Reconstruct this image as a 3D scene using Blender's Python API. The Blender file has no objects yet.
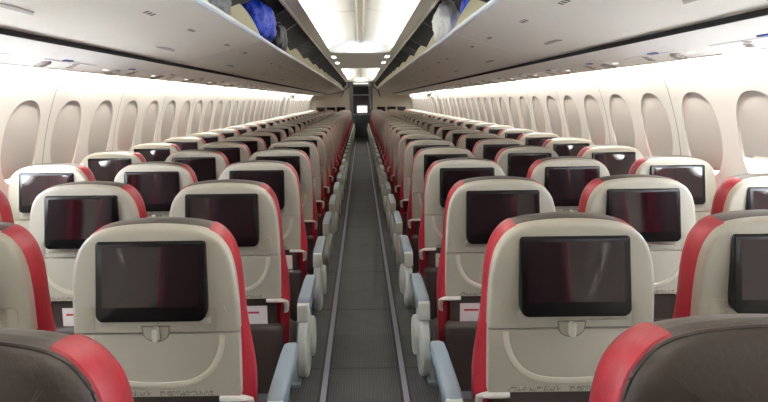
import bpy, bmesh, math, random
from mathutils import Vector, Matrix, noise
random.seed(7)
S = bpy.context.scene
C = S.collection
PI = math.pi
CAMZ = 1.43
# ------------------------------------------------------------------ materials
def srgb(r, g, b):
    f = lambda c: (c/255/12.92) if c/255 <= .04045 else ((c/255+.055)/1.055)**2.4
    return (f(r), f(g), f(b), 1)

def mat(name, col, rough=.5, metal=0, emit=None, estr=0, coat=0, bump=0, bscale=60, vary=0, spec=.5, trans=0):
    m = bpy.data.materials.new(name); m.use_nodes = True
    nt = m.node_tree; b = nt.nodes['Principled BSDF']
    b.inputs['Base Color'].default_value = col
    b.inputs['Roughness'].default_value = rough
    b.inputs['Metallic'].default_value = metal
    b.inputs['Specular IOR Level'].default_value = spec
    b.inputs['Coat Weight'].default_value = coat
    b.inputs['Coat Roughness'].default_value = .05
    if emit:
        b.inputs['Emission Color'].default_value = emit
        b.inputs['Emission Strength'].default_value = estr
    if bump or vary:
        tc = nt.nodes.new('ShaderNodeTexCoord')
        n = nt.nodes.new('ShaderNodeTexNoise'); n.inputs['Scale'].default_value = bscale
        n.inputs['Detail'].default_value = 4
        nt.links.new(tc.outputs['Object'], n.inputs['Vector'])
        if bump:
            bp = nt.nodes.new('ShaderNodeBump'); bp.inputs['Strength'].default_value = bump
            bp.inputs['Distance'].default_value = .004
            nt.links.new(n.outputs['Fac'], bp.inputs['Height']); nt.links.new(bp.outputs['Normal'], b.inputs['Normal'])
        if vary:
            n2 = nt.nodes.new('ShaderNodeTexNoise'); n2.inputs['Scale'].default_value = 5
            nt.links.new(tc.outputs['Object'], n2.inputs['Vector'])
            mr = nt.nodes.new('ShaderNodeMapRange'); mr.inputs['To Min'].default_value = 1-vary; mr.inputs['To Max'].default_value = 1+vary
            nt.links.new(n2.outputs['Fac'], mr.inputs['Value'])
            mx = nt.nodes.new('ShaderNodeMix'); mx.data_type = 'RGBA'; mx.blend_type = 'MULTIPLY'
            mx.inputs['Factor'].default_value = 1; mx.inputs['A'].default_value = col
            nt.links.new(mr.outputs['Result'], mx.inputs['B']); nt.links.new(mx.outputs['Result'], b.inputs['Base Color'])
    return m

def emitmat(name, col, s):
    m = bpy.data.materials.new(name); m.use_nodes = True
    nt = m.node_tree; nt.nodes.clear()
    o = nt.nodes.new('ShaderNodeOutputMaterial'); e = nt.nodes.new('ShaderNodeEmission')
    e.inputs['Color'].default_value = col; e.inputs['Strength'].default_value = s
    nt.links.new(e.outputs[0], o.inputs[0]); return m

M = {}
M['shell'] = mat('shell_plastic', srgb(174, 169, 155), .42, vary=.03)
M['shell_dark'] = mat('shell_recess', srgb(158, 152, 137), .5)
M['rim_shade'] = mat('latch_rim_shade', srgb(120, 113, 100), .5)
M['wing'] = mat('shell_wing', srgb(174, 168, 152), .5)
M['ridge'] = mat('ridge_plastic', srgb(202, 197, 182), .38)
M['red'] = mat('red_leather', srgb(150, 23, 40), .40, bump=.25, bscale=90, vary=.06)
M['brown'] = mat('brown_leather', srgb(56, 47, 42), .42, bump=.25, bscale=90, vary=.06)
M['pocket'] = mat('pocket_leather', srgb(60, 49, 46), .5, bump=.3, bscale=60)
M['bezel'] = mat('monitor_bezel', srgb(14, 13, 15), .25, spec=.35)
M['screen'] = mat('monitor_glass', srgb(28, 16, 21), .05, coat=0, spec=.8)
M['card'] = mat('card_paper', srgb(235, 228, 226), .5)
M['cardred'] = mat('card_red_print', srgb(196, 70, 80), .5)
M['pad'] = mat('armrest_pad', srgb(120, 134, 146), .4, bump=.1)
M['armplastic'] = mat('armrest_plastic', srgb(196, 198, 190), .38)
M['disc'] = mat('armrest_disc', srgb(186, 188, 180), .38)
M['metal'] = mat('leg_metal', srgb(150, 160, 165), .3, .7)
M['whiteplastic'] = mat('white_plastic', srgb(224, 222, 214), .35)
M['wall'] = mat('sidewall_lining', srgb(226, 221, 212), .55)
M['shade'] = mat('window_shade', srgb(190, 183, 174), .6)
M['bin'] = mat('bin_laminate', srgb(242, 236, 222), .42, vary=.02)
M['binin'] = mat('bin_end_cream', srgb(226, 220, 190), .45)
M['lip'] = mat('bin_lip', srgb(214, 222, 228), .3)
M['psu'] = mat('service_panel_plastic', srgb(244, 239, 230), .4)
M['psugrey'] = mat('service_detail_grey', srgb(150, 142, 135), .4)
M['latchgrey'] = mat('bin_latch_grey', srgb(176, 170, 162), .4)
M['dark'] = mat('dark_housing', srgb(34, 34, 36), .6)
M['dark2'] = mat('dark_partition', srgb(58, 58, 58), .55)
M['gap'] = mat('dark_gap', srgb(16, 14, 14), .8)
M['ceil'] = mat('ceiling_panel', srgb(245, 241, 230), .5)
M['spine'] = mat('ceiling_spine', srgb(206, 200, 184), .45)
M['bulk'] = mat('bulkhead_laminate', srgb(214, 204, 188), .5)
M['frame'] = mat('door_frame_grey', srgb(88, 92, 92), .4)
M['galley'] = mat('galley_dark', srgb(58, 46, 48), .5)
M['steel'] = mat('galley_steel', srgb(150, 152, 155), .35, .6)
M['exit'] = mat('exit_frame', srgb(170, 172, 160), .5)
M['strip'] = mat('path_strip', srgb(146, 142, 154), .5)
M['stripedge'] = mat('path_strip_edge', srgb(26, 20, 30), .7)
M['blue'] = mat('blue_nylon', srgb(16, 46, 150), .55, bump=.25, bscale=14, vary=.2, spec=.25)
M['navy'] = mat('navy_nylon', srgb(12, 15, 26), .6, bump=.2, bscale=30, spec=.2)
M['greybag'] = mat('grey_nylon', srgb(70, 72, 78), .6, bump=.4, bscale=30)
M['white_bag'] = mat('white_polythene', srgb(238, 240, 236), .3, bump=.2, bscale=18)
M['text'] = mat('printed_mark', srgb(110, 102, 96), .6)
M['yellow'] = mat('amber_label', srgb(200, 160, 60), .6)
M['blueglass'] = mat('blue_button', srgb(70, 90, 150), .3)
M['cove'] = emitmat('cove_light_white', (.95, .98, 1, 1), 66.0)
M['wash'] = emitmat('wash_light_white', (1, .96, .90, 1), 58.0)
M['blueled'] = emitmat('mood_light_blue', (.12, .42, 1, 1), 30.0)
M['cove2'] = emitmat('cove_light_end', (.95, .98, 1, 1), 20.0)
M['spot'] = emitmat('ceiling_lamp', (1, .97, .92, 1), 6.0)
M['dimlens'] = emitmat('doorway_lens', (1, .97, .92, 1), .55)
M['lens'] = emitmat('reading_lens', (1, .97, .92, 1), .8)
M['galleylight'] = emitmat('galley_lamp', (1, .98, .95, 1), .8)

def floor_mat():
    m = mat('aisle_matting', srgb(70, 70, 69), .7)
    nt = m.node_tree; b = nt.nodes['Principled BSDF']
    tc = nt.nodes.new('ShaderNodeTexCoord')
    sx = nt.nodes.new('ShaderNodeSeparateXYZ'); nt.links.new(tc.outputs['Object'], sx.inputs[0])
    def math_(op, a, v=None):
        n = nt.nodes.new('ShaderNodeMath'); n.operation = op
        if isinstance(a, (int, float)): n.inputs[0].default_value = a
        else: nt.links.new(a, n.inputs[0])
        if v is not None:
            if isinstance(v, (int, float)): n.inputs[1].default_value = v
            else: nt.links.new(v, n.inputs[1])
        return n.outputs[0]
    rib = math_('SINE', math_('MULTIPLY', sx.outputs['X'], 2*PI/.0125))
    rib = math_('MULTIPLY_ADD', rib, .5); 
    seam = math_('ABSOLUTE', math_('SUBTRACT', math_('FRACT', math_('MULTIPLY', math_('ADD', sx.outputs['Y'], .42), 1/.96)), .5))
    seamd = math_('GREATER_THAN', seam, .490)
    n = nt.nodes.new('ShaderNodeTexNoise'); n.inputs['Scale'].default_value = 9; n.inputs['Detail'].default_value = 5
    nt.links.new(tc.outputs['Object'], n.inputs['Vector'])
    # tone per piece of matting, also paints in the reflected light bands across the aisle
    wn = nt.nodes.new('ShaderNodeTexWhiteNoise'); wn.noise_dimensions = '1D'
    nt.links.new(math_('FLOOR', math_('ADD', math_('MULTIPLY', math_('ADD', sx.outputs['Y'], .42), 1/.96), .5)), wn.inputs['W'])
    val = math_('ADD', math_('ADD', math_('MULTIPLY', rib, .30), math_('MULTIPLY', n.outputs['Fac'], .30)), math_('MULTIPLY', wn.outputs['Value'], .28))
    val = math_('SUBTRACT', val, math_('MULTIPLY', seamd, .7))
    cr = nt.nodes.new('ShaderNodeValToRGB')
    cr.color_ramp.elements[0].color = srgb(24, 24, 24); cr.color_ramp.elements[0].position = -.0
    cr.color_ramp.elements[1].color = srgb(78, 78, 77); cr.color_ramp.elements[1].position = .6
    nt.links.new(val, cr.inputs['Fac']); nt.links.new(cr.outputs['Color'], b.inputs['Base Color'])
    bp = nt.nodes.new('ShaderNodeBump'); bp.inputs['Strength'].default_value = .4; bp.inputs['Distance'].default_value = .003
    nt.links.new(rib, bp.inputs['Height']); nt.links.new(bp.outputs['Normal'], b.inputs['Normal'])
    return m
M['floor'] = floor_mat()

def placard_mat():
    m = mat('placard_print', srgb(170, 164, 148), .5)
    nt = m.node_tree; b = nt.nodes['Principled BSDF']
    tc = nt.nodes.new('ShaderNodeTexCoord')
    mp = nt.nodes.new('ShaderNodeMapping'); mp.inputs['Scale'].default_value = (220, 1, 130)
    nt.links.new(tc.outputs['Object'], mp.inputs['Vector'])
    n = nt.nodes.new('ShaderNodeTexNoise'); n.inputs['Scale'].default_value = 1
    nt.links.new(mp.outputs[0], n.inputs['Vector'])
    cr = nt.nodes.new('ShaderNodeValToRGB'); cr.color_ramp.elements[0].color = srgb(120, 116, 106)
    cr.color_ramp.elements[1].color = srgb(178, 172, 156); cr.color_ramp.elements[0].position = .42; cr.color_ramp.elements[1].position = .56
    nt.links.new(n.outputs['Fac'], cr.inputs['Fac']); nt.links.new(cr.outputs['Color'], b.inputs['Base Color'])
    return m
M['placard'] = placard_mat()

def pane_mat():
    m = bpy.data.materials.new('window_acrylic'); m.use_nodes = True
    nt = m.node_tree; nt.nodes.clear()
    o = nt.nodes.new('ShaderNodeOutputMaterial'); mx = nt.nodes.new('ShaderNodeMixShader')
    t = nt.nodes.new('ShaderNodeBsdfTransparent'); g = nt.nodes.new('ShaderNodeBsdfGlossy')
    g.inputs['Roughness'].default_value = .03; t.inputs['Color'].default_value = (.95, .97, 1, 1)
    fr = nt.nodes.new('ShaderNodeLayerWeight')
    pw = nt.nodes.new('ShaderNodeMath'); pw.operation = 'POWER'; pw.inputs[1].default_value = 5
    ma = nt.nodes.new('ShaderNodeMath'); ma.operation = 'MULTIPLY_ADD'; ma.inputs[1].default_value = .5; ma.inputs[2].default_value = .03
    nt.links.new(fr.outputs['Facing'], pw.inputs[0]); nt.links.new(pw.outputs[0], ma.inputs[0]); nt.links.new(ma.outputs[0], mx.inputs[0]); nt.links.new(t.outputs[0], mx.inputs[1]); nt.links.new(g.outputs[0], mx.inputs[2])
    nt.links.new(mx.outputs[0], o.inputs[0]); return m
M['pane'] = pane_mat()

# ------------------------------------------------------------------ mesh helpers
def mesh(name, v, f, m, angle=35, fmats=None):
    me = bpy.data.meshes.new(name)
    me.from_pydata([tuple(p) for p in v], [], f)
    ms = m if isinstance(m, (list, tuple)) else [m]
    for x in ms: me.materials.append(x)
    if fmats:
        for i, p in enumerate(me.polygons): p.material_index = fmats[i]
    bm = bmesh.new(); bm.from_mesh(me); bmesh.ops.recalc_face_normals(bm, faces=bm.faces); bm.to_mesh(me); bm.free()
    me.polygons.foreach_set('use_smooth', [True]*len(me.polygons))
    me.set_sharp_from_angle(angle=math.radians(angle))
    me.update(); return me

def obj(name, me, parent=None, loc=None):
    o = bpy.data.objects.new(name, me); C.objects.link(o)
    if parent: o.parent = parent
    if loc: o.location = loc
    return o

def empty(name, loc=(0, 0, 0)):
    o = bpy.data.objects.new(name, None); C.objects.link(o); o.location = loc
    o.empty_display_size = .05; return o

def tag(o, label, cat, group=None):
    o['label'] = label; o['category'] = cat
    if group: o['group'] = group
    return o

def struct(o): o['kind'] = 'structure'; return o

class MB:
    def __init__(s): s.v = []; s.f = []; s.m = []
    def add(s, v, f, mi=0):
        b = len(s.v); s.v += [tuple(p) for p in v]; s.f += [tuple(i+b for i in q) for q in f]; s.m += [mi]*len(f)
    def box(s, x0, x1, y0, y1, z0, z1, mi=0):
        v = [(x, y, z) for z in (z0, z1) for y in (y0, y1) for x in (x0, x1)]
        s.add(v, [(0, 2, 3, 1), (4, 5, 7, 6), (0, 1, 5, 4), (2, 6, 7, 3), (0, 4, 6, 2), (1, 3, 7, 5)], mi)
    def loft(s, rings, closed=True, caps=True, mi=0):
        n = len(rings[0]); v = [p for r in rings for p in r]; f = []
        for i in range(len(rings)-1):
            for j in range(n if closed else n-1):
                k = (j+1) % n
                f.append((i*n+j, i*n+k, (i+1)*n+k, (i+1)*n+j))
        if caps and closed:
            f.append(tuple(range(n))[::-1]); f.append(tuple((len(rings)-1)*n+j for j in range(n)))
        s.add(v, f, mi)
    def tube(s, pts, r, n=10, mi=0, flat=1.0):
        pts = [Vector(p) for p in pts]; rings = []
        for i, p in enumerate(pts):
            t = (pts[min(i+1, len(pts)-1)]-pts[max(i-1, 0)]).normalized()
            a = Vector((0, 0, 1)) if abs(t.z) < .9 else Vector((0, 1, 0))
            u = t.cross(a).normalized(); w = u.cross(t).normalized()
            rr = r[i] if isinstance(r, (list, tuple)) else r
            rings.append([p+u*rr*math.cos(2*PI*k/n)+w*rr*flat*math.sin(2*PI*k/n) for k in range(n)])
        s.loft(rings, mi=mi)
    def build(s, name, m, angle=35):
        return mesh(name, s.v, s.f, m, angle, s.m if isinstance(m, (list, tuple)) else None)

def inset(poly, e):
    """move each point of a counter-clockwise 2D polygon inwards by e"""
    n = len(poly); out = []
    for i in range(n):
        a, b, c = Vector(poly[i-1]), Vector(poly[i]), Vector(poly[(i+1) % n])
        d1 = (b-a).normalized(); d2 = (c-b).normalized()
        n1 = Vector((-d1.y, d1.x)); n2 = Vector((-d2.y, d2.x))
        m = (n1+n2)
        if m.length < 1e-6: m = n1
        m.normalize(); k = e/max(.5, m.dot(n1))
        out.append(b+m*k)
    return out

def rrect(u0, u1, v0, v1, r, n=6):
    if not isinstance(r, (list, tuple)): r = [r]*4
    P = []
    for (cx, cy, a0, rr) in ((u1-r[0], v0+r[0], -PI/2, r[0]), (u1-r[1], v1-r[1], 0, r[1]), (u0+r[2], v1-r[2], PI/2, r[2]), (u0+r[3], v0+r[3], PI, r[3])):
        for k in range(n+1):
            a = a0+PI/2*k/n; P.append((cx+rr*math.cos(a), cy+rr*math.sin(a)))
    return P

# ------------------------------------------------------------------ seat-back frame
ZL = .703
class Frame:
    def __init__(s, deg, zl=ZL): a = math.radians(deg); s.s, s.c, s.z = math.sin(a), math.cos(a), zl
    def __call__(s, u, v, w): return (u, -v*s.s-w*s.c, s.z+v*s.c-w*s.s)
FB = Frame(8)
def FC(u, v, w):                            # cushions: their tops slope down towards the front
    k = max(0, min(1, (v-.15)/.25)); return FB(u, v-k*.05*max(0, -w-.02), w)
FB0 = Frame(8, .733)
def FC0(u, v, w):
    k = max(0, min(1, (v-.15)/.25)); return FB0(u, v-k*.32*max(0, -w-.01), w)
def FBOL(u, v, w):                          # bolsters flare out towards the seat
    k = max(0, min(1, (.22-v)/.26)); k = k*k*(3-2*k)*max(0, min(1, (-w-.016)/.03))
    p = FC(u, v, w); return (p[0]+math.copysign(.026*k, u), p[1], p[2])

def plate(mb, poly, rings, T=FB, mi=0, keep=()):
    R = []
    for e, w in rings:
        Q = inset(poly, e)
        for i, p in enumerate(poly):
            if any(abs(p[1]-k) < 1e-6 for k in keep): Q[i].y = p[1]+(Q[i].y-p[1])*.08
        R.append([T(p[0], p[1], w) for p in Q])
    mb.loft(R, mi=mi)

HALF = [(.197, -.30), (.205, -.15), (.211, .0), (.2125, .10), (.2125, .17), (.211, .23), (.208, .28), (.202, .325), (.192, .36), (.179, .383), (.162, .402), (.139, .415), (.11, .4225), (.075, .427), (.038, .4295), (0, .4305)]
def smooth(P, n=4):
    out = []
    for i in range(len(P)-1):
        p0, p1, p2, p3 = [Vector(P[max(0, min(len(P)-1, k))]) for k in (i-1, i, i+1, i+2)]
        for j in range(n):
            t = j/n
            out.append(.5*((2*p1)+(-p0+p2)*t+(2*p0-5*p1+4*p2-p3)*t*t+(-p0+3*p1-3*p2+p3)*t**3))
    out.append(Vector(P[-1])); return [(p.x, p.y) for p in out]
HALF = [(a*.97, b) for a, b in HALF]
HS = smooth(HALF, 3)
def hw(v):
    for a, b in zip(HS, HS[1:]):
        if a[1] <= v <= b[1]: return a[0]+(b[0]-a[0])*(v-a[1])/max(1e-9, b[1]-a[1])
    return 0
def outline(vmin, vmax=9):
    """counter-clockwise: right side upwards, over the top, down the left side"""
    R = [(hw(vmin), vmin)]+[p for p in HS if vmin+.004 < p[1] < vmax]
    if vmax < 1: R.append((hw(vmax), vmax)); L = [(-x, v) for x, v in reversed(R)]
    else: L = [(-x, v) for x, v in reversed(R[:-1])]
    return R+L

SM = {}
# back shell, upper half above the tray seam
mb = MB(); po = outline(.162)
plate(mb, po, [(.004, -.035), (0, -.02), (0, .007), (.0015, .0115), (.005, .0145), (.012, .016)], keep=(.162,))
plate(mb, rrect(-.137, .137, .184, .2075, .006), [(0, .014), (.001, .021), (.004, .0235)])
SM['shell'] = mb.build('back_shell', M['shell'])
for s in (1, -1):
    mb = MB(); P = [(s*.166, .178), (s*.168, .20), (s*.163, .232)]
    for (a, b) in zip(P, P[1:]): pass
    q = [(s*.150, .168), (s*.176, .168), (s*.178, .215), (s*.172, .232), (s*.140, .232), (s*.140, .222), (s*.150, .215)]
    if s < 0: q = q[::-1]
    plate(mb, q, [(0, .014), (.001, .0175), (.003, .018)])
    SM['wingR' if s > 0 else 'wingL'] = mb.build('groove_wing', M['wing'])
# tray table
def ribbon(mb, P, wd, h, w0, mi=0):
    P = [Vector(p) for p in P]; R = []
    for i, p in enumerate(P):
        t = (P[min(i+1, len(P)-1)]-P[max(i-1, 0)]).normalized(); nrm = Vector((-t.y, t.x))
        R.append([FB(*(p+nrm*wd*k), w0+hh) for k, hh in ((-1, -.003), (-.8, h*.75), (-.35, h), (.35, h), (.8, h*.75), (1, -.003))])
    mb.loft(R, mi=mi)
mb = MB(); po = outline(-.010, .1575)
plate(mb, po, [(.002, -.012), (0, -.006), (0, .011), (.0015, .0140), (.004, .0155)], keep=(.1575, -.010))
U = smooth([(-.163, .153), (-.160, .122), (-.147, .084), (-.122, .051), (-.085, .030), (-.045, .023), (0, .021)], 5)
U = U+[(-a, b) for a, b in reversed(U[:-1])]
ribbon(mb, U, .0085, .0035, .0155, 1)
SM['tray'] = mb.build('tray_table', [M['shell'], M['ridge']])
mb = MB()
plate(mb, [(-.155, -.0075), (-.02, -.0075), (-.02, .0055), (-.155, .0055)], [(0, .0135), (0, .0163)])
plate(mb, [(.0, -.0075), (.135, -.0075), (.135, .0055), (.0, .0055)], [(0, .0135), (0, .0163)])
SM['placard'] = mb.build('placard', M['placard'])
# latch
mb = MB()
H = [(.034*math.cos(a), .168+.026*math.sin(a)*-1) for a in [PI*k/14 for k in range(15)]][::-1]
H = [(-.036, .180)]+[(-.034*math.cos(PI*k/14), .163-.026*math.sin(PI*k/14)) for k in range(15)]+[(.036, .180)]
plate(mb, H, [(0, .015), (.0, .0172), (.001, .0174)], mi=1)  # shade of the recess put into a darker edge colour, plate is not sunk
plate(mb, inset(H, .0035), [(0, .015), (.0, .0178), (.002, .0178)])
SM['recess'] = mb.build('latch_recess', [M['wing'], M['rim_shade']])
mb = MB()
plate(mb, rrect(-.0085, .0085, .142, .179, .006), [(0, .016), (0, .026), (.002, .030), (.005, .031)])
SM['latch'] = mb.build('tray_latch', M['ridge'])
# cushion body and bolsters
mb = MB(); po = outline(-.30)
plate(mb, po, [(.02, -.02), (.002, -.022), (0, -.030), (0, -.060), (.003, -.090), (.014, -.104), (.03, -.112), (.07, -.118)], FC)
SM['cushion'] = mb.build('back_cushion', M['brown'])
def bolster(s, rings, umin=.128, T=FBOL):
    mb = MB(); po = outline(-.30); idx = [i for i, p in enumerate(po) if p[0]*s > umin]
    R = []
    for e, w in rings:
        q = inset(po, e); R.append([T(q[i][0], q[i][1], w) for i in idx])
    mb.loft(R+R[:1], closed=False)
    # close the two ends
    n = len(idx); k = len(R)
    for j in (0, n-1): mb.add([R[i][j] for i in range(k)], [tuple(range(k))])
    return mb.build('side_bolster', M['red'])
RB = [(.02, -.020), (.003, -.012), (0, -.015), (-.0015, -.024), (-.002, -.045), (-.002, -.065), (.001, -.090), (.012, -.106), (.04, -.113)]
for s, n in ((1, 'R'), (-1, 'L')): SM['bolster'+n] = bolster(s, RB)
# monitor
FM = FB
def FT(u, v, w): return FB(u, v, w+.027-(v-.206)*.16)
mb = MB()
plate(mb, rrect(-.134, .134, .206, .398, [.02, .009, .009, .02]), [(0, -.004), (0, .0215), (.002, .0245), (.005, .0255)], FT)
SM['bezel'] = mb.build('monitor', M['bezel'])
mb = MB()
plate(mb, rrect(-.117, .117, .243, .386, .002), [(0, .0250), (0, .0262)], FT)
SM['screen'] = mb.build('screen', M['screen'])
# pocket, lower panel, tray arms
mb = MB()
plate(mb, rrect(-.185, .185, -.30, -.012, .02), [(0, -.03), (0, -.006), (.01, .0)])
SM['lower'] = mb.build('lower_back', M['pocket'])
mb = MB()
plate(mb, rrect(-.208, .208, -.40, -.118, [.06, .022, .022, .06], 8), [(0, -.01), (-.002, .008), (.003, .018), (.010, .024), (.018, .026)])
SM['pocket'] = mb.build('literature_pocket', M['pocket'])
def arm(s):
    mb = MB(); R = []
    P = [(.15, -.018, .010), (.17, -.018, .012), (.195, -.018, .012), (.213, -.022, .008), (.222, -.034, -.005), (.222, -.06, -.02), (.218, -.085, -.03)]
    for i, p in enumerate(P):
        hgt = .0085 if i < 4 else .012; dep = .012 if i < 4 else .009
        if i < 3: R.append([FB(s*p[0], p[1]+hgt*math.sin(a), p[2]+dep*math.cos(a)) for a in [2*PI*k/10 for k in range(10)]])
        else: R.append([FB(s*p[0]+s*hgt*math.sin(a)*.8, p[1]+hgt*.3*math.sin(a), p[2]+dep*math.cos(a)) for a in [2*PI*k/10 for k in range(10)]])
    mb.loft(R); return mb.build('tray_arm', M['whiteplastic'])
SM['armR'] = arm(1); SM['armL'] = arm(-1)
# seat pan
mb = MB()
R = []
for y, e, zt in ((.02, .02, .43), (.05, .005, .45), (.20, 0, .455), (.38, 0, .465), (.455, .004, .46), (.475, .02, .44)):
    R.append([(x, y, z) for x, z in inset(rrect(-.215, .215, .33, zt, .035), e)])
mb.loft(R); SM['pan'] = mb.build('seat_cushion', M['brown'])
mb = MB(); mb.box(-.21, .21, .03, .45, .285, .332); SM['panframe'] = mb.build('seat_frame', M['metal'])
def leg(y0, y1):
    mb = MB(); mb.tube([(0, y0, .30), (0, (y0+y1)/2, .15), (0, y1, .012)], .016); mb.box(-.025, .025, y1-.04, y1+.04, 0, .014)
    return mb.build('leg', M['metal'])
SM['legR'] = leg(.10, .03); SM['legF'] = leg(.38, .45)
mb = MB(); mb.tube([(0, .055, .09), (0, .42, .12)], .010); SM['brace'] = mb.build('leg_brace', M['metal'])
# armrests; local origin at the hinge, top of pad at z=0
mb = MB(); R = []
for y, wd, zt, zb in ((-.0, .019, -.006, -.034), (.012, .023, -.001, -.038), (.05, .0245, 0, -.04), (.30, .0245, .002, -.036), (.375, .023, -.001, -.034), (.40, .018, -.008, -.03)):
    R.append([(x, y, z) for x, z in inset(rrect(-wd, wd, zb, zt, .009, 4), 0)])
mb.loft(R); SM['pad'] = mb.build('armrest_pad', M['pad'])
mb = MB(); R = []
for y, wd, zt, zb in ((-.012, .018, -.012, -.07), (-.006, .022, -.006, -.078), (.03, .022, -.006, -.08), (.036, .019, -.012, -.075)):
    R.append([(x, y, z) for x, z in inset(rrect(-wd, wd, zb, zt, .007, 4), 0)])
mb.loft(R); SM['hinge'] = mb.build('armrest_hinge', M['armplastic'])
def disc(s):
    """oval end panel below the aisle arm, wide face towards the aisle"""
    mb = MB(); R = []
    for x, a, b in ((-.020, .100, .120), (-.017, .110, .130), (.006, .112, .132), (.014, .106, .126), (.018, .09, .108)):
        R.append([(s*x, .085+a*math.cos(t), -.185+b*math.sin(t)) for t in [2*PI*k/36 for k in range(36)]])
    mb.loft(R)
    R = []
    for x, a, b in ((.014, .062, .078), (.030, .060, .076), (.036, .052, .066), (.038, .03, .04)):
        R.append([(s*x, .125+a*math.cos(t), -.175+b*math.sin(t)) for t in [2*PI*k/28 for k in range(28)]])
    mb.loft(R)
    return mb.build('armrest_end_panel', M['disc'])
SM['discR'] = disc(1); SM['discL'] = disc(-1)
# leather-backed cover of the rear-most pair
mb = MB(); po = outline(-.30)
plate(mb, po, [(.006, -.03), (.003, -.008), (.005, .000), (.013, .008), (.03, .015), (.08, .019)], FB0)
SM['leather'] = mb.build('leather_back', M['brown'])
mb = MB(); q = inset(po, .0035)
idx = [i for i, p in enumerate(po) if p[1] > -.29]
mb.tube([FB0(q[i][0], q[i][1], -.004) for i in idx], .003, 6); SM['piping'] = mb.build('piping', M['pocket'])
mb = MB(); plate(mb, po, [(.014, -.012), (.003, -.014), (.002, -.034), (.002, -.060), (.006, -.090), (.02, -.108), (.05, -.115)], FC0)
SM['cushion0'] = mb.build('back_cushion', M['brown'])
RB0 = [(.018, -.016), (.008, -.008), (.002, -.006), (-.001, -.009), (-.003, -.018), (-.005, -.04), (-.004, -.070), (.004, -.096), (.03, -.112)]
for s, n in ((1, 'R'), (-1, 'L')): SM['bolster0'+n] = bolster(s, RB0, .128, FC0)

PITCH = .79; Y0 = .835
SEATX = (.515, 1.030, 1.545)
ORD = ['nearest', 'second', 'third', 'fourth', 'fifth', 'sixth', 'seventh', 'eighth', 'ninth', 'tenth', 'eleventh', 'twelfth', 'thirteenth', 'fourteenth', 'fifteenth', 'sixteenth', 'seventeenth', 'eighteenth', 'nineteenth', 'twentieth', 'twenty-first', 'twenty-second', 'twenty-third', 'twenty-fourth', 'twenty-fifth', 'twenty-sixth', 'twenty-seventh']
NR = 26
def build_seat(row, side, col):
    sd = 'right' if side > 0 else 'left'
    cn = ('aisle', 'middle', 'window')[col]
    y = Y0+row*PITCH
    if row == 0: y -= .035 if side < 0 else .018
    t = empty('airliner_seat', (side*(SEATX[col]+(-.012 if row == 0 else 0)), y, 0))
    if row == 0:
        tag(t, f'nearest {sd} aisle seat, plain brown leather back with red edge and no screen', 'seat', 'leather-backed seats nearest the camera')
    else:
        where = f'{ORD[row]} row from the camera' if row < 25 else 'front row before the bulkhead'
        tag(t, f'beige-backed red seat with dark seatback screen, {sd} {cn} seat, {where}', 'seat', f'beige screen-backed seats left and right of the aisle')
    near = row <= 9
    if row == 0:
        obj('leather_back', SM['leather'], t); obj('piping', SM['piping'], t); obj('back_cushion', SM['cushion0'], t)
        for n in 'LR': obj('side_bolster', SM['bolster0'+n], t)
    else:
        sh = obj('back_shell', SM['shell'], t)
        obj('back_cushion', SM['cushion'], t)
        for n in 'LR': obj('side_bolster', SM['bolster'+n], t)
        mo = obj('monitor', SM['bezel'], t); obj('screen', SM['screen'], mo)
        tr = obj('tray_table', SM['tray'], t)
        obj('lower_back', SM['lower'], t)
        if near:
            for n in 'LR': obj('groove_wing', SM['wing'+n], sh)
            obj('placard', SM['placard'], tr)
            rc = obj('latch_recess', SM['recess'], sh); obj('tray_latch', SM['latch'], t)
            for n in 'LR': obj('tray_arm', SM['arm'+n], t)
            obj('literature_pocket', SM['pocket'], t)
        elif col == 0:
            obj('tray_arm', SM['arm'+('L' if side > 0 else 'R')], t)
    obj('seat_cushion', SM['pan'], t)
    if row <= 9: obj('seat_frame', SM['panframe'], t)
    ax = -side*(.287 if col == 0 else .2575)
    hy = .0
    a = obj('armrest', SM['pad'], t, (ax, hy, .675))
    if col: a.scale.x = .62
    if row <= 12 or col == 0: obj('hinge', SM['hinge'], a)
    if col == 0: obj('end_panel', SM['discL' if side > 0 else 'discR'], a)
    if col == 0 and row <= 9:
        for k in ('legR', 'legF'): obj('leg', SM[k], t, (-side*.17, 0, 0))
        obj('leg_brace', SM['brace'], t, (-side*.17, 0, 0))
    return t

for row in range(NR):
    for side in (-1, 1):
        for col in range(3):
            if row == 0 and col > 0: continue
            build_seat(row, side, col)

# safety cards tucked into the pockets
def card(row, side, col, u, v0, tilt, label):
    mb = MB()
    P = [(u-.05, v0-.13), (u+.05, v0-.13), (u+.05+tilt, v0), (u-.05+tilt, v0)]
    plate(mb, P, [(0, .0), (0, .002)], mi=0)
    Q = [(u-.035, v0-.030), (u+.02, v0-.030), (u+.02, v0-.022), (u-.035, v0-.022)]
    plate(mb, Q, [(0, .0015), (0, .0026)], mi=1)
    o = obj('safety_card', mb.build('safety_card', [M['card'], M['cardred']]), None, (side*SEATX[col], Y0+row*PITCH, 0))
    tag(o, label, 'card', 'safety cards in the seat pockets')
card(2, 1, 0, -.10, -.045, .0, 'white printed card in the pocket of the right aisle seat, third row from the camera')
card(2, -1, 0, .10, -.045, .0, 'white printed card in the pocket of the left aisle seat, third row from the camera')
card(3, 1, 0, -.10, -.045, .0, 'small white card in the pocket of the right aisle seat, fourth row from the camera')
card(3, -1, 0, .11, -.045, .0, 'small white card in the pocket of the left aisle seat, fourth row from the camera')
card(2, -1, 1, -.06, -.045, .0, 'white card low behind the nearest left screen, in the pocket of the left middle seat')

# ------------------------------------------------------------------ setting
YB, YF = -2.5, 22.55
R0, ZC = 1.80, .95
def arcpt(a, d=0):                         # a = arc length from widest point, d = outward offset
    th = a/R0; r = R0+d
    return r*math.cos(th), ZC+r*math.sin(th)
A0 = R0*math.asin(-.93/R0); A1 = R0*math.asin(.78/R0)

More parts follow.
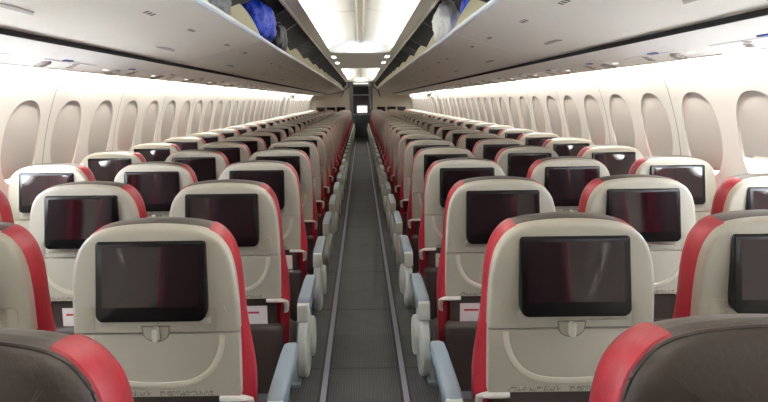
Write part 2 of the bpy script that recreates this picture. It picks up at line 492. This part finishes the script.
# floor
mb = MB(); mb.box(-1.6, 1.6, YB, 27, -.05, 0)
fl = struct(obj('floor', mb.build('floor', M['floor'])))
for s, n in ((-1, 'left'), (1, 'right')):
    mb = MB(); mb.box(s*.2-.0135, s*.2+.0135, YB, 22.3, .0005, .005, 0); mb.box(s*.2-.0255, s*.2-.0135, YB, 22.3, .0005, .004, 1); mb.box(s*.2+.0135, s*.2+.0255, YB, 22.3, .0005, .004, 1)
    o = obj('floor_path_strip', mb.build('floor_path_strip', [M['strip'], M['stripedge']]))
    tag(o, f'long pale grey path strip along the {n} edge of the aisle floor', 'floor strip', 'path strips on the aisle floor')

# side walls: panels of two windows
WC = .285; WA, WB = .180, .225
PL = 1.016
def wall_panel(side):
    mb = MB(); hw_ = PL/4
    angs = sorted(set([2*PI*k/48 for k in range(48)]+[math.atan2(y, x) % (2*PI) for x in (-hw_, hw_) for y in (A0-WC, A1-WC)]))
    for cy in (-hw_, hw_):
        def oval(ka, kb, a):
            # slightly squared oval
            ca, sa = math.cos(a), math.sin(a); p = 2.35
            r = (abs(ca/ka)**p+abs(sa/kb)**p)**(-1/p); return r*ca, r*sa
        rings = []
        def put(pts, d):
            R = []
            for (u, v) in pts:
                X, Z = arcpt(WC+v, d); R.append((side*X, cy+u, Z))
            rings.append(R)
        outer = []
        e = .005
        for a in angs:
            ca, sa = math.cos(a), math.sin(a)
            L = min((hw_/abs(ca)) if abs(ca) > 1e-6 else 9, ((A1-WC) if sa > 0 else (WC-A0))/abs(sa) if abs(sa) > 1e-6 else 9)
            u, v = L*ca, L*sa
            if abs(u-(-hw_ if cy < 0 else hw_)) < 1e-4: u -= math.copysign(e, u)
            outer.append((u, v))
        inn = [oval(WA, WB, a) for a in angs]
        for t in (0, .2, .4, .6, .8, .93, 1):
            put([(o[0]+(i[0]-o[0])*t, o[1]+(i[1]-o[1])*t) for o, i in zip(outer, inn)], 0)
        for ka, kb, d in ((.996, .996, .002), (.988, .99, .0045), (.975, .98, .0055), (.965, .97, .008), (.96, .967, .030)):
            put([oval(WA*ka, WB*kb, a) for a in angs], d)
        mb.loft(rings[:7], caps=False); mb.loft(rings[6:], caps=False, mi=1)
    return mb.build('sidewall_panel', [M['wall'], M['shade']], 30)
WP = {-1: wall_panel(-1), 1: wall_panel(1)}
def oval_plate(side, ka, kb, d, name, m, vmin=-9, th=.003):
    mb = MB(); F = []
    pts = []
    for k in range(56):
        ca, sa = math.cos(2*PI*k/56), math.sin(2*PI*k/56); r = (abs(ca/ka)**2.35+abs(sa/kb)**2.35)**(-1/2.35)
        pts.append((r*ca, max(vmin, r*sa)))
    for dd in (d, d+th):
        F.append([(side*arcpt(WC+v, dd)[0], u, arcpt(WC+v, dd)[1]) for u, v in pts])
    mb.loft(F); return mb.build(name, m)
PANE = {s: oval_plate(s, .173, .217, .030, 'window', M['pane']) for s in (-1, 1)}
np_ = int(round((YF-YB)/PL)); wn = 0
OPEN = {(-1, 1.29): .09, (-1, 1.80): .12}
for side, n in ((-1, 'left'), (1, 'right')):
    mb = MB()
    ys = [YB+i*PL for i in range(np_+2)]
    for y in ys:                                       # backing rib behind each seam
        R = []
        for k in range(25):
            a = A0+(A1-A0)*k/24
            x, z = arcpt(a, .004); x2, z2 = arcpt(a, .02)
            R.append([(side*x, y-.03, z), (side*x, y+.03, z), (side*x2, y+.03, z2), (side*x2, y-.03, z2)])
        mb.loft(R)
    # lower dado so that no daylight enters at the floor
    x, z = arcpt(A0, .0)
    mb.box(min(side*1.50, side*1.60), max(side*1.50, side*1.60), YB, 27, -.03, .06)
    w = struct(obj('wall_'+n, mb.build('wall_'+n, M['shade_dark'] if 'shade_dark' in M else M['psugrey'])))
    for i in range(np_+1):
        yc = YB+(i+.5)*PL
        p = obj('sidewall_panel', WP[side], w, (0, yc, 0))
        for k in (-1, 1):
            wy = yc+k*PL/4; wn += 1
            wo = struct(obj(f'window_{wn}', PANE[side], None, (0, wy, 0)))
            if wy < .9: gap = .10
            elif wy < 3.2: gap = .34 if side < 0 or wy < 2.5 else .12
            elif wy < 5: gap = .03
            else: gap = random.choice([0, 0, 0, .015, .03])
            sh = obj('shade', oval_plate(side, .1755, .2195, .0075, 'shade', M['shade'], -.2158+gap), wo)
            mb2 = MB()
            v = -.2158+gap+.008
            hwid = .16*math.sqrt(max(.05, 1-(v/.2158)**2))
            X, Z = arcpt(WC+v, .005)
            mb2.box(side*X-.004, side*X+.004, -hwid*.6, hwid*.6, Z-.006, Z+.006)
            obj('shade_grip', mb2.build('shade_grip', M['wall']), sh)

# ceiling hull (outer lining above bins) + flat strips + domes
def extr(P, y0, y1, name, m, ny=1, side=1, closed=False, angle=30):
    mb = MB(); R = []
    for k in range(ny+1):
        y = y0+(y1-y0)*k/ny; R.append([(side*x, y, z) for x, z in P])
    mb.loft(R, closed=closed, caps=closed); return mb.build(name, m, angle)

CH = 2.09                                             # aisle ceiling height
DOMES = [(-1.6, 8.95, .0), (13.0, 22.1, .0)]
def dome_h(x, y):
    for (a, b, _) in DOMES:
        hx, hy, r = .445, (b-a)/2, .26
        qx, qy = abs(x)-hx+r, abs(y-(a+b)/2)-hy+r
        d = -(math.hypot(max(qx, 0), max(qy, 0))+min(max(qx, qy), 0)-r)
        if d > 0:
            t = min(d/.36, 1); return .03*min(1, d/.012)+.115*math.sqrt(1-(1-t)**2)
    return 0
xs = [-.51, -.46]+[-.44+.88*k/44 for k in range(45)]+[.46, .51]
ys = [YB]
y = YB
while y < 22.4:
    st = .5
    for (a, b, _) in DOMES:
        if a-.05 < y < a+.5 or b-.5 < y < b+.05: st = .02
    if any(a-.6 < y < a-.02 or b-.95 < y < b-.5 for a, b, _ in DOMES): st = min(st, .1)
    y += st; ys.append(min(y, 22.45))
mb = MB()
mb.loft([[(x, y, CH+dome_h(x, y)) for x in xs] for y in ys], closed=False)
# dark hull over the bins, both sides
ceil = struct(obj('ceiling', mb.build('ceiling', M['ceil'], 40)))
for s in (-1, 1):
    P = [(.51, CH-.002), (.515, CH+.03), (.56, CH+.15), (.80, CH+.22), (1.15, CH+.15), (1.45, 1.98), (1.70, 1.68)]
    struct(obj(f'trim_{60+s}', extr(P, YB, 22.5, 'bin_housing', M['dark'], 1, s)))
    P = [(.500, CH-.012), (.500, CH+.002), (.520, CH+.002), (.520, CH-.012)]
    o = obj('edge_trim', extr(P, YB, 22.4, 'edge_trim', M['ceil'], 1, s, True), ceil)
# spine and cross seams of the domes
for (a, b, _) in DOMES:
    yy = [a+.2+(b-a-.4)*k/60 for k in range(61)]
    mb = MB(); mb.loft([[(-.034, y, CH+dome_h(0, y)+.01), (-.034, y, CH+dome_h(0, y)-.010), (-.026, y, CH+dome_h(0, y)-.016), (.026, y, CH+dome_h(0, y)-.016), (.034, y, CH+dome_h(0, y)-.010), (.034, y, CH+dome_h(0, y)+.01)] for y in yy])
    obj('ceiling_spine', mb.build('ceiling_spine', M['spine']), ceil)
    y = b-3.2
    while y > a+.5:
        mb = MB(); mb.loft([[(x, y-.004, CH+dome_h(x, y)-.0015), (x, y+.004, CH+dome_h(x, y)-.0015), (x, y+.004, CH+dome_h(x, y)+.004), (x, y-.004, CH+dome_h(x, y)+.004)] for x in [-.40+.8*k/24 for k in range(25)]])
        obj('panel_seam', mb.build('panel_seam', M['psugrey']), ceil); y -= 1.6
# cove lights along both edges of the domes
k = 0
for (a, b, _) in DOMES:
    y = a+.35
    while y < b-.36:
        L = min(1.0, b-.36-y)
        for s in (-1, 1):
            k += 1; mb = MB()
            mb.add([(s*.408, y, CH+.009), (s*.408, y+L-.01, CH+.009), (s*.430, y+L-.01, CH+.010), (s*.430, y, CH+.010)], [(0, 1, 2, 3)])
            struct(obj(f'trim_{k}', mb.build('cove_light', M['cove'])))
        y += L+.02
    k += 1; mb = MB(); R = []
    path = rrect(-.402, .402, a+.06, b-.085, .27, 12)
    cross = [(.0, -.004), (.002, .010), (-.003, .013), (-.006, .003), (-.076, .002), (-.076, -.005)]
    offs = [[p for p in inset(path, e)] for e, _ in cross]
    mb.loft([[(offs[c][q].x, offs[c][q].y, CH+cross[c][1]) for c in range(len(cross))] for q in range(len(path))]+[[(offs[c][0].x, offs[c][0].y, CH+cross[c][1]) for c in range(len(cross))]], caps=False)
    struct(obj(f'trim_{k}', mb.build('dome_ledge', M['ceil'])))
    k += 1; mb = MB(); mb.box(-.16, .16, b-.060, b-.045, CH+.006, CH+.008)
    struct(obj(f'trim_{k}', mb.build('end_light', M['cove2'])))
    if b < 10:
        for s in (-1, 1):
            k += 1; mb = MB(); mb.box(s*.15-.05, s*.15+.05, b-.078, b-.066, CH+.0065, CH+.009)
            struct(obj(f'trim_{k}', mb.build('mood_light', M['blueled'])))
for s, n in ((-1, 'left'), (1, 'right')):
    for y, q in ((9.6, 'nearer'), (11.1, 'farther')):
        t = empty('ceiling_lamp', (s*.40, y, CH)); tag(t, f'small bright rectangular lamp in the flat ceiling, {n} side, {q} of its pair', 'ceiling light', 'small lamps between the two ceiling domes')
        mb = MB(); mb.box(-.035, .035, -.22, .22, -.006, .004); obj('lamp_frame', mb.build('lamp_frame', M['spine']), t)
        mb = MB(); mb.box(-.027, .027, -.20, .20, -.008, -.0055); obj('lamp_lens', mb.build('lamp_lens', M['spot']), t)

# ------------------------------------------------------------------ overhead bins
BE = [-2.48, -.6, 1.0, 2.5, 3.8, 5.55]
while BE[-1] < 20.5: BE.append(BE[-1]+1.5)
BE.append(22.4)
PX, PZ = 1.125, 1.672                                  # outboard lower edge of a bin
LIPS = {-1: (.585, 1.795), 1: (.555, 1.825)}
ribn = 0
for side, sn in ((-1, 'left'), (1, 'right')):
    for i, (y0, y1) in enumerate(zip(BE, BE[1:])):
        lx, lz = LIPS[side]
        jit = (0, .0015, -.001, .001, -.0015, .001)[i % 6]; lz += jit
        y0 += .002; y1 -= .002
        t = empty('overhead_bin', (side*.85, y0, 1.7))
        vis = i-1
        if i == 0: lab = f'rearmost open overhead bin above the {sn} seats'
        elif i >= len(BE)-2: lab = f'farthest open overhead bin on the {sn}, meeting the front bulkhead'
        else: lab = f'open pale overhead bin above the {sn} seats, {ORD[vis] if vis>0 else "nearest"} bin from the camera'
        tag(t, lab, 'overhead bin', 'open overhead bins along both sides')
        inv = Matrix.Translation((-side*.85, -y0, -1.7))
        def bobj(name, me, par=t):
            me.transform(inv); return obj(name, me, par)
        # curved bucket bottom
        under = []
        for k in range(13):
            u = k/12; x = PX+(lx-PX)*u; z = PZ+(lz-PZ)*u-.018*math.sin(PI*u)*(1 if u < .9 else 1)
            under.append((x, z))
        top = [(x, z+.022) for x, z in reversed(under)]
        bu = bobj('bucket', extr(under+top, y0, y1, 'bucket', M['bin'], 1, side, True))
        lip = [(lx-.002, lz-.003), (lx-.008, lz+.006), (lx-.007, lz+.018), (lx+.002, lz+.024), (lx+.014, lz+.021), (lx+.014, lz+.0), (lx+.008, lz-.003)]
        bobj('lip', extr(lip, y0, y1, 'lip', M['lip'], 1, side, True))
        # end walls
        wall = smooth([(lx+.006, lz+.02), (lx+.03, lz+.075), (lx+.062, lz+.135), (lx+.105, lz+.195), (lx+.165, lz+.25), (lx+.25, lz+.285), (lx+.36, lz+.285), (PX, lz+.22)], 4)
        wall += [(x, z+.01) for x, z in under[:-1]]
        for ya in (y0, y1-.016):
            bobj('end_wall', extr(wall, ya, ya+.016, 'end_wall', M['binin'], 1, side, True))
        # latch recess and row marker on the underside
        def under_pt(u, d=0):
            x = PX+(lx-PX)*u; return x, PZ+(lz-PZ)*u-.018*math.sin(PI*u)-d
        if i < 12 and y1 > 0:
            ym = (y0+y1)/2
            mb = MB(); R = []
            for yy, h in ((ym-.13, .0), (ym-.10, .003), (ym, .004), (ym+.10, .003), (ym+.13, 0)):
                xa, za = under_pt(.30, .002); xb, zb = under_pt(.30+.10*h/.009+.005, .003)
                R.append([(side*xa, yy, za), (side*xb, yy, zb), (side*xb, yy, zb+.006), (side*xa, yy, za+.006)])
            mb.loft(R); bobj('latch', mb.build('latch', M['latchgrey']))
            for yy in (y0+.25, y1-.3):
                mb = MB()
                for q in range(3):
                    xa, za = under_pt(.70, .0012); xb, zb = under_pt(.735, .0012)
                    ys_ = yy+q*.035
                    mb.add([(side*xa, ys_, za), (side*xb, ys_, zb), (side*xb, ys_+.022, zb), (side*xa, ys_+.022, za)], [(0, 1, 2, 3)])
                bobj('row_marker', mb.build('row_marker', M['text']))
        # dark rib in the housing above each bin joint
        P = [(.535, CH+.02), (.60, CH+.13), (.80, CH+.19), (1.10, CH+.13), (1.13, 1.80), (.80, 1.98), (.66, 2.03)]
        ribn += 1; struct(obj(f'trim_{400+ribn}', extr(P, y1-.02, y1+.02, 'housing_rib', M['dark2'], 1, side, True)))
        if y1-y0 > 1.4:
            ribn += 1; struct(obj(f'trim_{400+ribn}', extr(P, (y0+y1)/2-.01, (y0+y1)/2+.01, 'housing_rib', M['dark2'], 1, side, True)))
    # black gap between the bins and the service panels
    P = [(PX+.001, PZ-.018), (PX+.0125, PZ-.018), (PX+.0125, PZ+.05), (PX+.001, PZ+.05)]
    struct(obj(f'trim_{80+side}', extr(P, YB, 22.4, 'gap', M['gap'], 1, side, True)))

# ------------------------------------------------------------------ service panels, wall wash lights
SX0, SZ0, SX1, SZ1 = PX+.014, PZ-.019, 1.612, 1.612
def sp(u, d=0):
    x = SX0+(SX1-SX0)*u; z = SZ0+(SZ1-SZ0)*u-.020*math.sin(PI*u); return x, z-d
def panel_mesh(side, L):
    P = [sp(k/10) for k in range(11)]; P = [(SX0, SZ0+.012)]+P+[(SX1+.004, SZ1+.006)]+[(x, z+.012) for x, z in reversed(P[1:-1])]
    return extr(P, .002, L-.002, 'panel', M['psu'], 1, side, True)
def ringdisc(side, u, y, r, h, name, m):
    mb = MB(); x, z = sp(u); sl = math.atan2(sp(u+.05)[1]-sp(u-.05)[1], sp(u+.05)[0]-sp(u-.05)[0])
    R = []
    for rr, d in ((r, -.004), (r, h*.5), (r*.85, h), (r*.55, h), (r*.5, h*.6)):
        R.append([(side*(x+rr*math.cos(t)*math.cos(sl)), y+rr*math.sin(t), z-d+rr*math.cos(t)*math.sin(sl)) for t in [2*PI*k/18 for k in range(18)]])
    mb.loft(R); return mb.build(name, m)
def sbox(side, u0, u1, y0, y1, h, name, m):
    mb = MB(); a, b = sp(u0), sp(u1)
    v = []
    for (x, z) in (a, b):
        for y in (y0, y1):
            for d in (-.004, h): v.append((side*x, y, z-d))
    mb.add(v, [(0, 1, 3, 2), (4, 6, 7, 5), (0, 4, 5, 1), (2, 3, 7, 6), (0, 2, 6, 4), (1, 5, 7, 3)]); return mb.build(name, m)
SPM = {}
for s in (-1, 1):
    SPM[s] = dict(panel=panel_mesh(s, PITCH),
        vents=[ringdisc(s, .45+.09*q, .16+.055*q, .022, .014, 'air_vent', M['psugrey']) for q in range(3)],
        lights=[ringdisc(s, .40+.09*q, .40+.06*q, .018, .004, 'reading_light', M['psugrey']) for q in range(3)],
        base=sbox(s, .36, .74, .06, .60, .003, 'fixture_plate', M['psu']),
        lens=sbox(s, .47, .50, .03, .08, .005, 'call_light', M['lens']),
        btn=sbox(s, .30, .34, .20, .27, .005, 'call_button', M['blueglass']),
        slot=sbox(s, .78, .83, .12, .62, .003, 'speaker_slot', M['psugrey']))
for side, sn in ((-1, 'left'), (1, 'right')):
    y = -1.36+.0; i = 0
    while y < 22.0:
        t = empty('service_panel', (0, y, 0)); D = SPM[side]
        nth = i-2
        if y < .9: lab = f'pale service panel above the {sn} seats, {["rearmost", "second from the rear", "just behind the view"][min(i,2)]}'
        else: lab = f'pale overhead service panel with air vents, {sn} side, {ORD[min(nth-1, 26)] if nth>0 else "nearest"} from the camera'
        tag(t, lab, 'service panel', 'service panels over both seat blocks')
        obj('panel', D['panel'], t)
        if 0 < y < 14:
            obj('fixture_plate', D['base'], t)
            for m_ in D['vents']: obj('air_vent', m_, t)
            for m_ in D['lights']: obj('reading_light', m_, t)
            obj('call_light', D['lens'], t); obj('call_button', D['btn'], t); obj('speaker_slot', D['slot'], t)
        y += PITCH; i += 1
    # wash light hidden behind the outboard edge of the panels
    y = -1.3
    mb = MB(); mb.add([(side*(1.642), 0, 1.640), (side*(1.618), 0, 1.640), (side*1.618, .94, 1.640), (side*1.642, .94, 1.640)], [(0, 1, 2, 3)])
    wl = mb.build('wash_light', M['wash'])
    while y < 21.4:
        k += 1; struct(obj(f'trim_{k+100}', wl, None, (0, y, 0))); y += 1.0

# ------------------------------------------------------------------ overwing exit frames
for side, n, sn in ((-1, 1, 'left'), (1, 2, 'right')):
    mb = MB()
    for (ya, yb) in ((14.15, 14.32), (15.05, 15.15)):
        R = []
        for k2 in range(21):
            a = -.5+(1.16)*k2/20
            q = [(arcpt(a, d), yy) for d, yy in ((.0, ya), (-.022, ya+.02), (-.022, yb-.02), (.0, yb))]
            R.append([(side*p[0], yy, p[1]) for p, yy in q])
        mb.loft(R)
    d = struct(obj(f'door_{n}', mb.build('exit_frame', M['exit'])))
    mb = MB(); mb.box(min(side*1.53, side*1.64), max(side*1.53, side*1.64), 14.2, 14.75, 1.50, 1.575)
    t = obj('exit_sign_box', mb.build('exit_sign_box', M['exit'])); tag(t, f'small grey sign box above the overwing exit on the {sn} wall', 'sign box', 'sign boxes over the exits')

# ------------------------------------------------------------------ front bulkhead, doorway, galley
for side, sn in ((-1, 'left'), (1, 'right')):
    mb = MB()
    P = [(.30, 0), (1.5, 0)]+[arcpt(A0+(A1-A0)*k2/14) for k2 in range(15)]+[(1.2, 1.74), (.62, 1.86), (.50, 2.0), (.46, CH+.14), (.30, CH+.14)]
    R = [[(side*x, y, z) for x, z in P] for y in (22.45, 22.52)]
    mb.loft(R)
    w = struct(obj(f'trim_bulkhead_{sn}', mb.build('bulkhead', M['bulk'])))
    w.name = f'wall_front_{sn}'
    # inner jamb of the doorway
    mb = MB(); mb.box(min(side*.28, side*.40), max(side*.28, side*.40), 22.36, 22.62, 0, 1.98)
    struct(obj(f'trim_{300+side}', mb.build('jamb', M['frame'])))
    mb = MB(); mb.add([(side*.40, 22.40, 1.95), (side*.62, 22.40, 1.80), (side*.70, 22.40, 1.55), (side*.66, 22.40, 1.55), (side*.58, 22.40, 1.78), (side*.40, 22.40, 1.90)], [(0, 1, 2, 3, 4, 5)])
    b_ = mb.v[:]; mb.add([(a, b2+.05, c) for a, b2, c in b_], [(5, 4, 3, 2, 1, 0)])
    for q in range(6): mb.f.append((q, (q+1) % 6, 6+(q+1) % 6, 6+q)); mb.m.append(0)
    struct(obj(f'trim_{310+side}', mb.build('bulkhead_edge', M['frame'])))
    for col in range(3):
        x = (.70, 1.06, 1.42)[col]
        t = empty('bulkhead_monitor', (side*x, 22.44, 1.11)); tag(t, f'small black monitor on the front bulkhead, {sn} side, {("nearest the doorway", "middle one", "nearest the window")[col]}', 'monitor', 'monitors on the front bulkhead')
        mb = MB(); mb.box(-.145, .145, -.03, .005, -.095, .095); obj('casing', mb.build('casing', M['bezel']), t)
        mb = MB(); mb.box(-.125, .125, -.033, -.0295, -.07, .08); obj('screen', mb.build('screen', M['screen']), t)
mb = MB(); mb.box(-.46, .46, 22.40, 22.56, 1.93, CH+.16)
struct(obj('trim_320', mb.build('lintel', M['frame'])))
mb = MB(); mb.box(-.26, .26, 22.38, 22.402, 2.0, 2.06); o = obj('doorway_light', mb.build('doorway_light', M['dimlens']))
tag(o, 'pale lit panel on the lintel over the forward doorway', 'light')
# forward galley seen through the doorway
mb = MB(); mb.box(-1.6, 1.6, 25.4, 25.5, 0, 2.3); struct(obj('wall_front', mb.build('wall_front', M['galley'])))
mb = MB(); mb.box(-1.6, 1.6, 22.5, 25.5, 2.2, 2.3); struct(obj('ceiling_galley', mb.build('ceiling_galley', M['frame'])))
for s in (-1, 1):
    mb = MB(); mb.box(s*1.6-.04, s*1.6+.04, 22.5, 25.5, 0, 2.3); struct(obj('wall_galley_'+('left' if s < 0 else 'right'), mb.build('wall_galley', M['galley'])))
t = empty('galley_cabinet', (0, 25.0, 0)); tag(t, 'dark galley cabinet with pale counter seen through the forward doorway', 'cabinet')
mb = MB(); mb.box(-.9, .9, -.15, .38, 0, .86); obj('body', mb.build('body', M['frame']), t)
mb = MB(); mb.box(-.9, .9, -.18, .38, .86, .90); obj('counter', mb.build('counter', M['steel']), t)
mb = MB(); mb.box(-.16, .24, .20, .375, .95, 1.22); obj('lit_panel', mb.build('lit_panel', M['galleylight']), t)
mb = MB(); mb.box(-.9, .9, .0, .38, 1.62, 1.68); obj('upper_shelf', mb.build('upper_shelf', M['steel']), t)
mb = MB(); mb.box(-.9, .9, .05, .38, 1.68, 2.15); obj('upper_cupboard', mb.build('upper_cupboard', M['galley']), t)
mb = MB(); mb.tube([(-.05, 22.8, .88), (.08, 22.8, 1.02), (.22, 22.8, 1.15)], .022, flat=.4)
o = obj('barrier_strap', mb.build('barrier_strap', M['whiteplastic'])); tag(o, 'pale strap slanting across the lower part of the forward doorway', 'strap')
# rear wall behind the camera
mb = MB(); mb.box(-1.78, 1.78, YB-.08, YB, 0, 2.35); struct(obj('wall_rear', mb.build('wall_rear', M['bulk'])))

# ------------------------------------------------------------------ baggage in the bins
def blob(name, m, loc, size, seed, label, cat, strap=None, pinch=0, amp=.16, fq=5.0):
    bm = bmesh.new(); bmesh.ops.create_icosphere(bm, subdivisions=5, radius=1)
    for v in bm.verts:
        c = v.co.copy(); p = 3.2
        L = (abs(c.x)**p+abs(c.y)**p+abs(c.z)**p)**(1/p); c /= L
        q = Vector((c.x*1.3, c.y*3.2, c.z*.7))*fq*.3+Vector((seed*3.1, seed, 0))
        nn = noise.noise(q)+.6*abs(noise.noise(q*2.7))+.35*noise.noise(q*5.3)
        c *= 1+amp*nn
        if pinch and c.z > .2: k3 = 1-pinch*((c.z-.2)/.9)**1.2; c.x *= k3; c.y *= k3
        v.co = Vector((c.x*size[0], c.y*size[1], c.z*size[2]))
    me = bpy.data.meshes.new(name); bm.to_mesh(me); bm.free(); me.materials.append(m)
    me.polygons.foreach_set('use_smooth', [True]*len(me.polygons))
    if strap:
        t = empty(name, loc); tag(t, label, cat); obj('bag_body', me, t)
        for nm, pts, r, sm in strap:
            mb = MB(); mb.tube(smooth(pts, 4) if False else pts, r, 8, flat=.45); obj(nm, mb.build(nm, sm), t)
    else:
        t = obj(name, me, None, loc); tag(t, label, cat)
    return t
def arcp(w, h, n=9, y=0): return [(-w/2*math.cos(PI*k2/(n-1)), y, h*math.sin(PI*k2/(n-1))) for k2 in range(n)]
blob('holdall_bag', M['blue'], (-.72, 4.30, 1.965), (.125, .36, .125), 2, 'crumpled bright blue bag bulging out of the open left bin', 'bag',
     [('strap', [(-.06, -.2, .10), (-.02, -.12, .15), (.05, .02, .155), (.08, .16, .13), (.10, .25, .06)], .016, M['navy'])])
blob('backpack', M['navy'], (-.70, 5.10, 1.93), (.10, .30, .115), 5, 'dark navy backpack beside the blue bag in the left bin', 'bag',
     [('strap', [(.02, -.26, .04), (.05, -.16, .115), (.05, .02, .13), (.03, .2, .09)], .014, M['greybag'])])
blob('laptop_bag', M['greybag'], (-.73, 2.98, 1.90), (.09, .30, .075), 9, 'dark grey bag at the top edge of the picture in the nearest left bin', 'bag',
     [('handle', [(.04, -.1, .08), (.06, -.07, .13), (.06, .07, .13), (.04, .1, .08)], .010, M['whiteplastic'])])
blob('plastic_bag', M['white_bag'], (.610, 4.50, 1.965), (.085, .16, .145), 4, 'white plastic carrier bag standing in the open right bin', 'bag',
     [('handle', [(-.02, -.03, .11), (-.03, -.05, .165), (0, -.02, .18), (.02, .01, .15)], .014, M['white_bag']), ('handle', [(0, .03, .11), (.03, .05, .16), (.045, .02, .15), (.03, .0, .10)], .014, M['white_bag'])], pinch=.45, amp=.2)
blob('duffel_bag', M['blue'], (.755, 4.08, 1.98), (.10, .22, .13), 7, 'bright blue bag next to the white carrier in the right bin', 'bag')

# ------------------------------------------------------------------ world, camera
w = bpy.data.worlds.new('sky'); S.world = w; w.use_nodes = True
bg = w.node_tree.nodes['Background']; bg.inputs['Color'].default_value = (.92, .96, 1, 1); bg.inputs['Strength'].default_value = 18
cd = bpy.data.cameras.new('camera'); cam = bpy.data.objects.new('camera', cd); C.objects.link(cam)
cd.sensor_fit = 'HORIZONTAL'; cd.sensor_width = 36; cd.lens = 36*640/768
cd.shift_x = (384-361)/768; cd.shift_y = -(201-100.5)/768
cd.clip_start = .02; cd.clip_end = 100
cam.location = (0, 0, CAMZ)
cam.rotation_euler = (Matrix.Rotation(PI/2, 3, 'X') @ Matrix.Rotation(-.0125, 3, 'Z')).to_euler()
S.camera = cam
S.view_settings.view_transform = 'Standard'; S.view_settings.look = 'None'
S.view_settings.exposure = .85; S.view_settings.gamma = 1
S.view_settings.use_curve_mapping = False
S.cycles.max_bounces = 8; S.cycles.diffuse_bounces = 5; S.cycles.glossy_bounces = 4; S.cycles.transparent_max_bounces = 12
S.cycles.caustics_reflective = False; S.cycles.caustics_refractive = False
S.cycles.sample_clamp_indirect = 6
S.cycles.use_denoising = True
